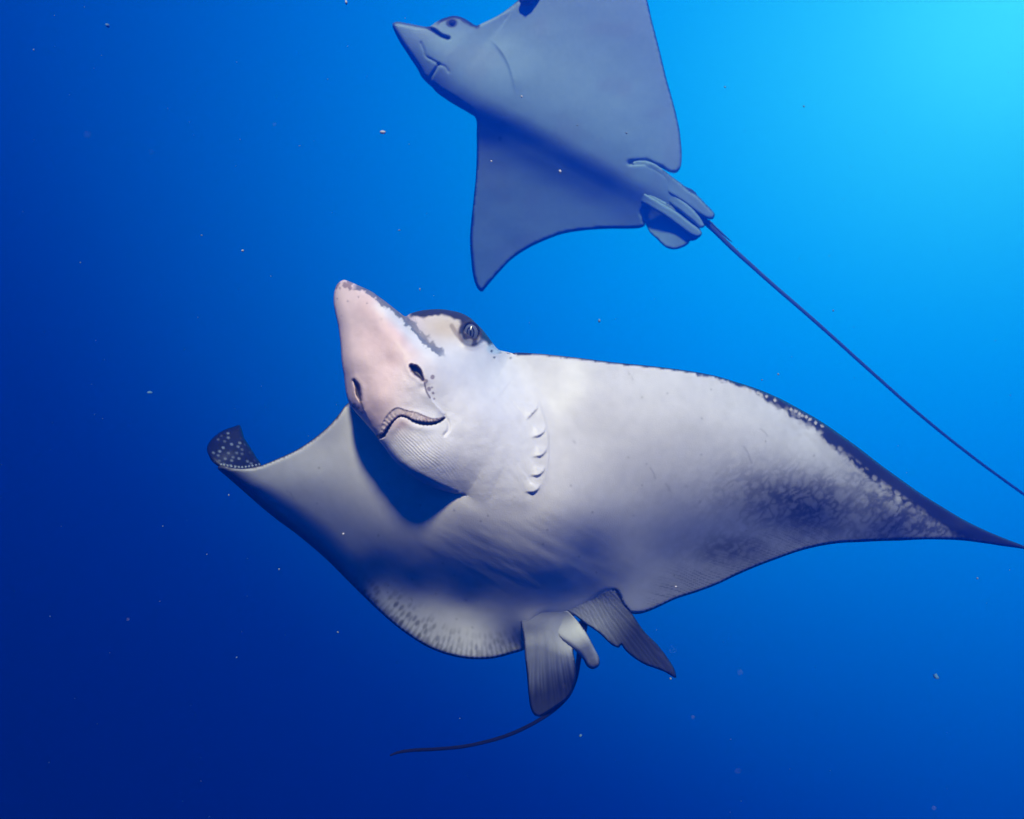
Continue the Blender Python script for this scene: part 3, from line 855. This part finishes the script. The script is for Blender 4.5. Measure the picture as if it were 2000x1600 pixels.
CL = [(1085, 1196), (1104, 1192), (1126, 1211), (1144, 1234), (1158, 1260), (1171, 1288), (1170, 1300), (1159, 1307), (1148, 1303), (1138, 1287), (1124, 1272), (1110, 1258), (1092, 1244), (1078, 1220)]
def cl_col(xy, e):
    x, y = xy[:, 0], xy[:, 1]
    c = np.tile((0.52, 0.50, 0.50), (len(xy), 1))
    c = mixc(c, (0.22, 0.21, 0.22), sstep(fbm(x / 12, y / 12, 83, 3), 0.45, 0.7) * sstep(y, 1265, 1295) * 0.7)
    return mixc(c, (0.10, 0.10, 0.12), sstep(e, 5, 2) * sstep(y, 1270, 1295) * 0.7)
fin(near, "clasper", CL, [(1090, 1200, 1.80), (1110, 1220, 1.812), (1095, 1240, 1.815), (1140, 1245, 1.835), (1150, 1290, 1.88), (1165, 1295, 1.89), (1122, 1268, 1.848)],
    cl_col, SKIN, 2.2, 0.022, 11.0, None, [(1078, 1196), (1104, 1190)])
px_tube(near, "tail", [(1140, 1215, 1.90, 9), (1134, 1262, 1.91, 6.5), (1130, 1290, 1.92, 5), (1124, 1325, 1.97, 4.2), (1111, 1357, 1.985, 3.8), (1088, 1382, 1.985, 3.6), (1065, 1399, 1.97, 3.6), (1036, 1416, 1.93, 3.6), (1000, 1433, 1.87, 3.6),
                       (957, 1447, 1.83, 3.5), (906, 1458, 1.79, 3.4), (856, 1463, 1.75, 3.3), (802, 1466, 1.71, 3.2), (777, 1470, 1.70, 2.6), (762, 1475.5, 1.69, 1.6)],
        TAIL, (0.006, 0.006, 0.010), 10)

# =================================================================== FAR RAY
FD = 4.2
far = root("eagle_ray", "smaller eagle ray behind, hazed grey blue, cut by the top edge, with straight whip tail",
           "eagle ray", (0.3, FD, 1.4), "eagle rays swimming in open blue water")
far_ctrl = [(766.5,50,10),(768,45,10),(775,43,10),(797,46,10),(817,50,9),(833,52.5,6),(841,51,6),(852,43,8),(869,35,8),(887,31,8),(902,34,8),(918,43,7),(930,50,6),
            (945,44,5),(968,33,5),(991,18,5),(1007,5,5),(1040,-28,5),(1080,-75,5),(1120,-130,5),(1165,-180,5),(1200,-205,4),
            (1212,-190,4),(1222,-150,4),(1238,-90,4),(1252,-40,4),(1264,0,4),(1274,43,4),(1288,97,4),(1301,151,4),(1317,209,4),(1326,248,4),(1330,279,4),(1331.5,310,5),(1328,330,6),(1320,338,6),
            (1309,337,5),(1293,329,5),(1282,325,6),(1330,362,9),(1372,400,9),(1378,420,8),(1350,428,9),(1300,425,10),(1255,412,8),
            (1258,432,5),(1260,440,4),(1251,445,4),(1232,447,4),(1193,447,4),(1154,449,4),(1119,453,4),(1092,459,4),(1061,471,4),(1030,486,4),(999,507,4),(972,535,4),(953,557,5),(941,570,5),
            (933,564,6),(925,543,7),(920,504,7),(918,465,7),(921,426,7),(925,388,7),(929,349,6),(931,310,6),(931,264,5),(929,231,6),
            (914,220,14),(883,202,18),(865,190,18),(854,182,16),(844,171,14),(832,160,12),(823,150,12),(817,138,12),(797,107,12),(778,77,12)]
far_out = curve(far_ctrl, 3.0, True)
far_R = np.maximum(far_out[:, 2], 2.5); far_out = far_out[:, :2]
far_axis = curve([(772, 52), (815, 84), (860, 125), (905, 165), (1010, 215), (1110, 268), (1200, 320), (1290, 370), (1375, 415)], 4.0)
_fa = [0, 55, 115, 175, 292, 405, 510, 612, 710]

def far_plane(x, y):
    return 4.08 + 0.29 * (y - 150) * PIX * FD

def D_FAR(xy):
    """a disc tilted head-up, with the trunk standing out of it and the near-side wing hanging lower"""
    d, t, g, _ = seg_dist(xy, far_axis)
    q = d * g
    B = np.interp(t, _fa, [0.05, 0.07, 0.084, 0.088, 0.088, 0.086, 0.078, 0.06, 0.035])
    wr = np.interp(t, _fa, [45, 55, 70, 85, 115, 125, 125, 110, 70])
    wl = np.interp(t, _fa, [52, 56, 60, 62, 62, 61, 58, 54, 48])
    z = far_plane(xy[:, 0], xy[:, 1]) - B * np.exp(-(q / np.where(q > 0, wr, wl)) ** 2)
    z = z + 0.20 * np.maximum(-q - 60, 0) ** 2 / (np.maximum(-q - 60, 0) + 40) * PIX * FD + 0.05 * (np.maximum(q, 0) / 260) ** 2
    return z

gill_arc = [(955, 74), (972, 92), (988, 115), (998, 140), (1004, 165), (1008, 192)]
f_mouth = [(838, 160), (843, 148), (850, 137), (857, 126)]
f_flap = [(822, 84), (828, 98), (832, 110), (845, 118), (857, 125)]

def far_z(xy):
    x, y = xy[:, 0], xy[:, 1]
    z = D_FAR(xy)
    z = z + recess(xy, far_out, far_R, np.ones(len(far_out), bool)) * PIX * z * 1.1
    z += lip(xy, gill_arc, 0.007, 30, 1, soft=2.5, ends=22)
    z += groove(xy, f_mouth, 2.6, 0.009, 1.5) + groove(xy, f_flap, 2.4, 0.0045, 1.5) + groove(xy, [(855, 126), (868, 130), (876, 140)], 2.4, 0.004, 1.5)
    z += groove(xy, [(833, 52), (848, 60), (862, 70), (876, 75)], 3.0, 0.030, 1.5)
    z += -0.012 * (fbm(x / 120, y / 120, 203, 3) - 0.5)
    d = seg_dist(xy, np.array([(1230, 318), (1262, 316), (1292, 330)]))[0]
    z += 0.03 * np.exp(-(d / 3.5) ** 2)
    return z

def far_colour(xy):
    x, y = xy[:, 0], xy[:, 1]
    c = np.tile((0.27, 0.37, 0.39), (len(xy), 1))  # pale belly with the water's blue dimming put into its colour
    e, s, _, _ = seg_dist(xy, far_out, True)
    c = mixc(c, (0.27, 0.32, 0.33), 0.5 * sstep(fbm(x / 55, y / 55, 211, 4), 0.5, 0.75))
    ed = (y > 232) | (x > 1005)
    c = mixc(c, DARK, sstep(e + 0.9 * np.sin(2 * np.pi * s / 9) + 1.5 * (noise2(s / 14, e * 0, 215) - 0.5), 2.7, 1.0) * 0.8 * np.where((x > 1265) & (y > 300) & (x > 1300), 0.6, 1) * ed * ((x < 1262) | (y < 335)))
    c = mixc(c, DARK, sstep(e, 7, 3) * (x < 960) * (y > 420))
    # brow, cheek bar and eye
    eb = seg_dist(xy, np.array([(836, 53), (852, 43), (869, 35), (887, 31), (902, 34), (918, 43), (930, 50)]))[0]
    c = mixc(c, (0.02, 0.022, 0.03), sstep(eb + 4 * (fbm(x / 8, y / 8, 213, 2) - 0.5), 9, 4) * sstep(x, 845, 862))
    c = mixc(c, (0.02, 0.022, 0.03), sstep(np.hypot((x - 882) / 1.25, y - 45), 11, 7))
    db = seg_dist(xy, curve([(834, 53), (848, 61), (862, 70), (874, 75)], 2))[0]
    c = mixc(c, (0.02, 0.022, 0.03), sstep(db, 4.6, 2.2))
    c = mixc(c, (0.05, 0.05, 0.06), sstep(e, 5, 2.5) * (x < 840) * (y < 120) * 0.8)
    c = mixc(c, (0.05, 0.05, 0.055), sstep(seg_dist(xy, curve(f_mouth, 1.5))[0], 2.6, 0.6) * 0.5)
    c = mixc(c, (0.12, 0.11, 0.11), sstep(seg_dist(xy, curve(f_flap, 1.5))[0], 1.8, 0.6) * 0.3)
    c = mixc(c, (0.03, 0.03, 0.035), sstep(np.hypot((x - 1125) / 2.0, y - 452), 6, 3))
    c = mixc(c, (0.03, 0.03, 0.035), sstep(np.hypot(x - 977, y - 271), 6, 3) * 0.7)
    return c

fb = Shell()
xy, f, oo = triangulate(far_out, 4.2, [((765, 28, 1012, 225), 2.0)])
zf = far_z(xy)
e_in = seg_dist(xy, far_out, True)[0]
ax_d = seg_dist(xy, np.array([(800, 80), (900, 130), (1010, 210), (1200, 330), (1370, 410)]))[0]
thick = (0.015 + 0.26 * np.exp(-(ax_d / 80) ** 2)) * np.sqrt(np.clip(1 - (1 - np.clip(e_in / 60, 0, 1)) ** 2, 0, 1))
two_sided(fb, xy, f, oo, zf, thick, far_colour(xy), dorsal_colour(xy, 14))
# wing tip that droops back over the belly above the frame, its dark back towards us
dt = curve([(1120, -130), (1160, -185), (1205, -205), (1190, -160), (1120, -90), (1072, -42), (1046, -4), (1036, 9), (1025, 12), (1014, 3), (1040, -50), (1080, -95)], 4, True)
xy, f, oo = triangulate(dt, 5.0)
D_DT = TPS([(1120, -130, 3.97), (1205, -205, 4.06), (1160, -185, 4.03), (1120, -90, 3.95), (1040, -20, 3.96), (1026, 12, 3.98)], 0.0005)
e_in = seg_dist(xy, dt, True)[0]
two_sided(fb, xy, f, oo, D_FAR(xy) - 0.022 - 0.02 * sstep(e_in, 0, 14), np.minimum(0.012, e_in * 0.002), np.tile((0.02, 0.022, 0.034), (len(xy), 1)), np.tile((0.31, 0.42, 0.42), (len(xy), 1)))  # hidden underside uses the same haze-tinted colour
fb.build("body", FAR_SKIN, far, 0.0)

def fin_hazed(tipx):
    def fn(xy, e):
        x, y = xy[:, 0], xy[:, 1]
        c = np.tile((0.31, 0.42, 0.42), (len(xy), 1))  # blue haze tint painted in, like the far trunk
        return mixc(c, DARK, sstep(e, 3.6, 1.6) * (x > tipx) * 0.85)
    return fn
fin(far, "pelvic_fin", [(1225, 392), (1238, 404), (1251, 424), (1262, 440), (1270, 455), (1282, 466), (1296, 480), (1307, 486), (1320, 487), (1336, 482), (1345, 476), (1348, 471), (1356, 470), (1370, 459), (1366, 445), (1340, 420), (1300, 395), (1255, 378)],
    [(1225, 392, far_plane(1225, 392) - 0.055), (1255, 380, far_plane(1255, 380) - 0.055), (1310, 400, far_plane(1310, 400) - 0.055), (1366, 450, far_plane(1366, 450) - 0.055), (1262, 440, far_plane(1262, 440) - 0.055), (1310, 484, far_plane(1310, 484) - 0.055), (1350, 472, far_plane(1350, 472) - 0.055)], fin_hazed(1300), FAR_SKIN, 3.0, 0.02, 3.0, None, [(1222, 372), (1240, 408), (1250, 424)], D_FAR, 0.012)
fin(far, "pelvic_fin", [(1236, 318), (1258, 314), (1276, 319), (1293, 330), (1312, 345), (1330, 358), (1345, 371), (1362, 382), (1380, 400), (1394, 415), (1396, 421), (1392, 428), (1382, 428), (1366, 420), (1342, 402), (1310, 380), (1275, 356), (1245, 336)],
    [(1236, 320, far_plane(1236, 320) - 0.075), (1276, 322, far_plane(1276, 322) - 0.075), (1330, 362, far_plane(1330, 362) - 0.075), (1392, 422, far_plane(1392, 422) - 0.075), (1300, 370, far_plane(1300, 370) - 0.075), (1250, 335, far_plane(1250, 335) - 0.075)], fin_hazed(1295), FAR_SKIN, 3.0, 0.02, 6.0, None, [(1234, 312), (1240, 345), (1280, 362)], D_FAR, 0.012)
def fcl_col(xy, e):
    return np.tile((0.31, 0.42, 0.42), (len(xy), 1))  # clasper skin also carries the painted haze tint
fin(far, "clasper", [(1222, 366), (1236, 366), (1262, 380), (1292, 396), (1322, 414), (1348, 434), (1366, 448), (1371, 457), (1364, 464), (1350, 460), (1330, 446), (1300, 424), (1268, 404), (1240, 386)],
    [(1222, 366, far_plane(1222, 366) - 0.085), (1262, 392, far_plane(1262, 392) - 0.085), (1300, 410, far_plane(1300, 410) - 0.085), (1330, 430, far_plane(1330, 430) - 0.085), (1366, 456, far_plane(1366, 456) - 0.085), (1290, 396, far_plane(1290, 396) - 0.085), (1300, 424, far_plane(1300, 424) - 0.085)], fcl_col, FAR_SKIN, 2.4, 0.04, 5.5, None, [(1222, 362), (1232, 380)], D_FAR, 0.015)
fin(far, "clasper", [(1280, 366), (1296, 368), (1318, 382), (1344, 400), (1362, 418), (1373, 434), (1376, 442), (1368, 446), (1354, 434), (1330, 414), (1304, 394), (1284, 380)],
    [(1280, 370, far_plane(1280, 370) - 0.085), (1318, 392, far_plane(1318, 392) - 0.085), (1344, 410, far_plane(1344, 410) - 0.085), (1374, 440, far_plane(1374, 440) - 0.085), (1330, 412, far_plane(1330, 412) - 0.085)], fcl_col, FAR_SKIN, 2.4, 0.04, 5.0, None, [(1278, 364), (1286, 382)], D_FAR, 0.015)
fin(far, "dorsal_fin", [(1330, 362), (1342, 366), (1354, 372), (1361, 380), (1360, 386), (1350, 384), (1338, 376)],
    [(1330, 362, far_plane(1330, 362) - 0.03), (1354, 372, far_plane(1354, 372) - 0.03), (1360, 386, far_plane(1360, 386) - 0.03), (1338, 376, far_plane(1338, 376) - 0.03)], lambda xy, e: np.tile((0.05, 0.055, 0.07), (len(xy), 1)), FAR_SKIN, 2.0, 0.012, 3.0)
px_tube(far, "tail", [(1362, 420, 4.27, 8), (1375, 431, 4.265, 6.5), (1395, 450, 4.27, 5.2), (1430, 485, 4.27, 4.4), (1470, 521, 4.25, 4.0), (1500, 548, 4.22, 3.8), (1600, 635, 4.12, 3.5), (1700, 725, 4.0, 3.2),
                      (1800, 813, 3.88, 3.0), (1900, 893, 3.77, 2.8), (2000, 966, 3.66, 2.6), (2160, 1080, 3.5, 2.2)], TAIL, [(0.07, 0.08, 0.09), (0.005, 0.006, 0.010)], 10, 1.0, 8.0)
px_tube(far, "tail_spine", [(1384, 430, 4.24, 1.6), (1400, 446, 4.22, 1.8), (1418, 463, 4.21, 1.6), (1430, 473, 4.21, 0.6)], FAR_SKIN, (0.03, 0.03, 0.04), 8, 1.0, 3.0)
ed = float(far_z(np.array([(882.0, 45.0)]))[0])
eye_parts(far, 882, 44, ed + 0.006, 7.5, 7.5, EYE, (0.03, 0.035, 0.05), (0.02, 0.02, 0.03))

# =================================================================== drifting specks
def lump(r, seed):
    bm = bmesh.new()
    bmesh.ops.create_icosphere(bm, subdivisions=1, radius=r)
    rnd = random.Random(seed)
    st = [rnd.uniform(0.55, 1.25) for _ in range(3)]
    for v in bm.verts:
        v.co *= 0.6 + 0.75 * rnd.random()
        v.co = Vector([v.co[k] * st[k] for k in range(3)])
    return bm

def speck_mesh(name, bm, col):
    me = bpy.data.meshes.new(name)
    bm.to_mesh(me); bm.free()
    att = me.color_attributes.new("pigment", 'FLOAT_COLOR', 'POINT')
    att.data.foreach_set("color", np.tile((*col, 1.0), (len(me.vertices), 1)).ravel())
    me.polygons.foreach_set("use_smooth", [True] * len(me.polygons))
    me.materials.append(SNOW)
    return me

big = [(748, 259, 1.5, 5.5, "round white speck floating left of the far ray's wing"),
       (677, 5, 1.6, 5, "white speck at the very top edge, left of the far ray"),
       (293, 767, 2.6, 5.5, "pale blue speck left of the near ray, above its curled wing tip"),
       (1019, 189, 1.4, 3.6, "small white speck in front of the far ray's gill edge"),
       (960, 315, 1.4, 3.8, "white speck in front of the far ray's lower wing"),
       (1094, 335, 1.4, 3.8, "white speck in front of the middle of the far ray's trunk"),
       (474, 490, 1.6, 3.4, "small white speck up and left of the near ray's snout"),
       (670, 1043, 1.3, 4.0, "white speck in front of the near ray's left wing"),
       (1320, 1146, 1.3, 4.0, "white speck in front of the near ray's right rear margin"),
       (1134, 1437, 2.2, 5.0, "pale blue speck below the near ray's hind fins"),
       (1829, 1322, 3.0, 6.5, "faint blue speck low on the right in open water"),
       (1170, 627, 2.0, 3.8, "pale speck in the water between the two rays"),
       (210, 50, 2.8, 5.5, "faint blue speck in the upper left corner of the water")]
for i, (x, y, d, r, lab) in enumerate(big):
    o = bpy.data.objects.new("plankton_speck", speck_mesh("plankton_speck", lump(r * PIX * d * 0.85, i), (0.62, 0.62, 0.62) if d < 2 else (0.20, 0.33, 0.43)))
    o.location = P([(x, y)], [d])[0]
    o["label"] = lab; o["category"] = "speck"; o["group"] = "plankton specks drifting in the water"
    COL.objects.link(o)

bm_all = bmesh.new()
rnd = random.Random(11)
small = [(157, 513, 1.9, 2.4), (447, 967, 1.5, 2.6), (404, 1083, 1.5, 2.4), (1224, 260, 1.5, 2.4), (1128, 245, 1.6, 2.0), (1520, 731, 1.8, 2.6), (1488, 742, 1.8, 2.2), (820, 565, 1.5, 3.0),
         (1627, 607, 2.2, 3.0), (1909, 1130, 2.0, 2.8), (1310, 1326, 1.6, 3.0), (1416, 170, 2.4, 2.4), (1570, 208, 2.4, 2.8), (529, 540, 1.6, 1.8), (66, 98, 2.4, 2.6), (780, 450, 2.6, 3.0),
         (394, 460, 2.2, 2.4), (640, 155, 2.4, 2.0), (585, 285, 2.4, 2.2), (660, 1235, 1.7, 2.4), (545, 1112, 1.7, 2.4), (318, 1028, 1.8, 2.0), (462, 1284, 2.4, 2.4), (98, 1204, 2.4, 2.4)]
for k in range(190):
    small.append((rnd.uniform(-60, 2060), rnd.uniform(-50, 1650), rnd.uniform(1.0, 4.8), rnd.choice([0.7, 0.8, 0.9, 1.0, 1.2])))
for k in range(14):
    small.append((rnd.uniform(-60, 2060), rnd.uniform(-50, 1650), rnd.uniform(0.30, 0.75), rnd.uniform(1.2, 2.6)))
for i, (x, y, d, r) in enumerate(small):
    b = lump(r * PIX * d * 0.8, 100 + i)
    bmesh.ops.translate(b, verts=b.verts, vec=Vector(P([(x, y)], [d])[0]))
    tmp = bpy.data.meshes.new("tmp"); b.to_mesh(tmp); b.free()
    bm_all.from_mesh(tmp); bpy.data.meshes.remove(tmp)
snow = bpy.data.objects.new("marine_snow", speck_mesh("marine_snow", bm_all, (0.22, 0.28, 0.32)))
snow["label"] = "fine pale particles scattered through the blue water"; snow["category"] = "marine snow"; snow["kind"] = "stuff"
COL.objects.link(snow)

# =================================================================== the body of water that tints what is far
def closed_box(name, lo, hi, mat):
    bm = bmesh.new()
    bmesh.ops.create_cube(bm, size=1.0)
    for v in bm.verts:
        v.co = Vector([(lo[k] + hi[k]) / 2 + v.co[k] * (hi[k] - lo[k]) for k in range(3)])
    me = bpy.data.meshes.new(name); bm.to_mesh(me); bm.free()
    me.materials.append(mat)
    o = bpy.data.objects.new(name, me)
    COL.objects.link(o)
    return o

vm = bpy.data.materials.new("sea_water")
vm.use_nodes = True
vt = vm.node_tree
vt.nodes.clear()
vo = vt.nodes.new("ShaderNodeOutputMaterial")
pv = vt.nodes.new("ShaderNodeVolumePrincipled")
pv.inputs['Color'].default_value = (0.0, 0.12, 0.77, 1)
pv.inputs['Absorption Color'].default_value = (0.0, 0.30, 0.80, 1)
pv.inputs['Density'].default_value = 0.22
pv.inputs['Anisotropy'].default_value = 0.6
vt.links.new(pv.outputs[0], vo.inputs['Volume'])
hz = closed_box("haze", (-3.6, -0.4, -3.4), (4.2, 5.4, 3.1), vm)
hz["kind"] = "stuff"; hz["label"] = "clear blue sea water filling the whole view"; hz["category"] = "water"
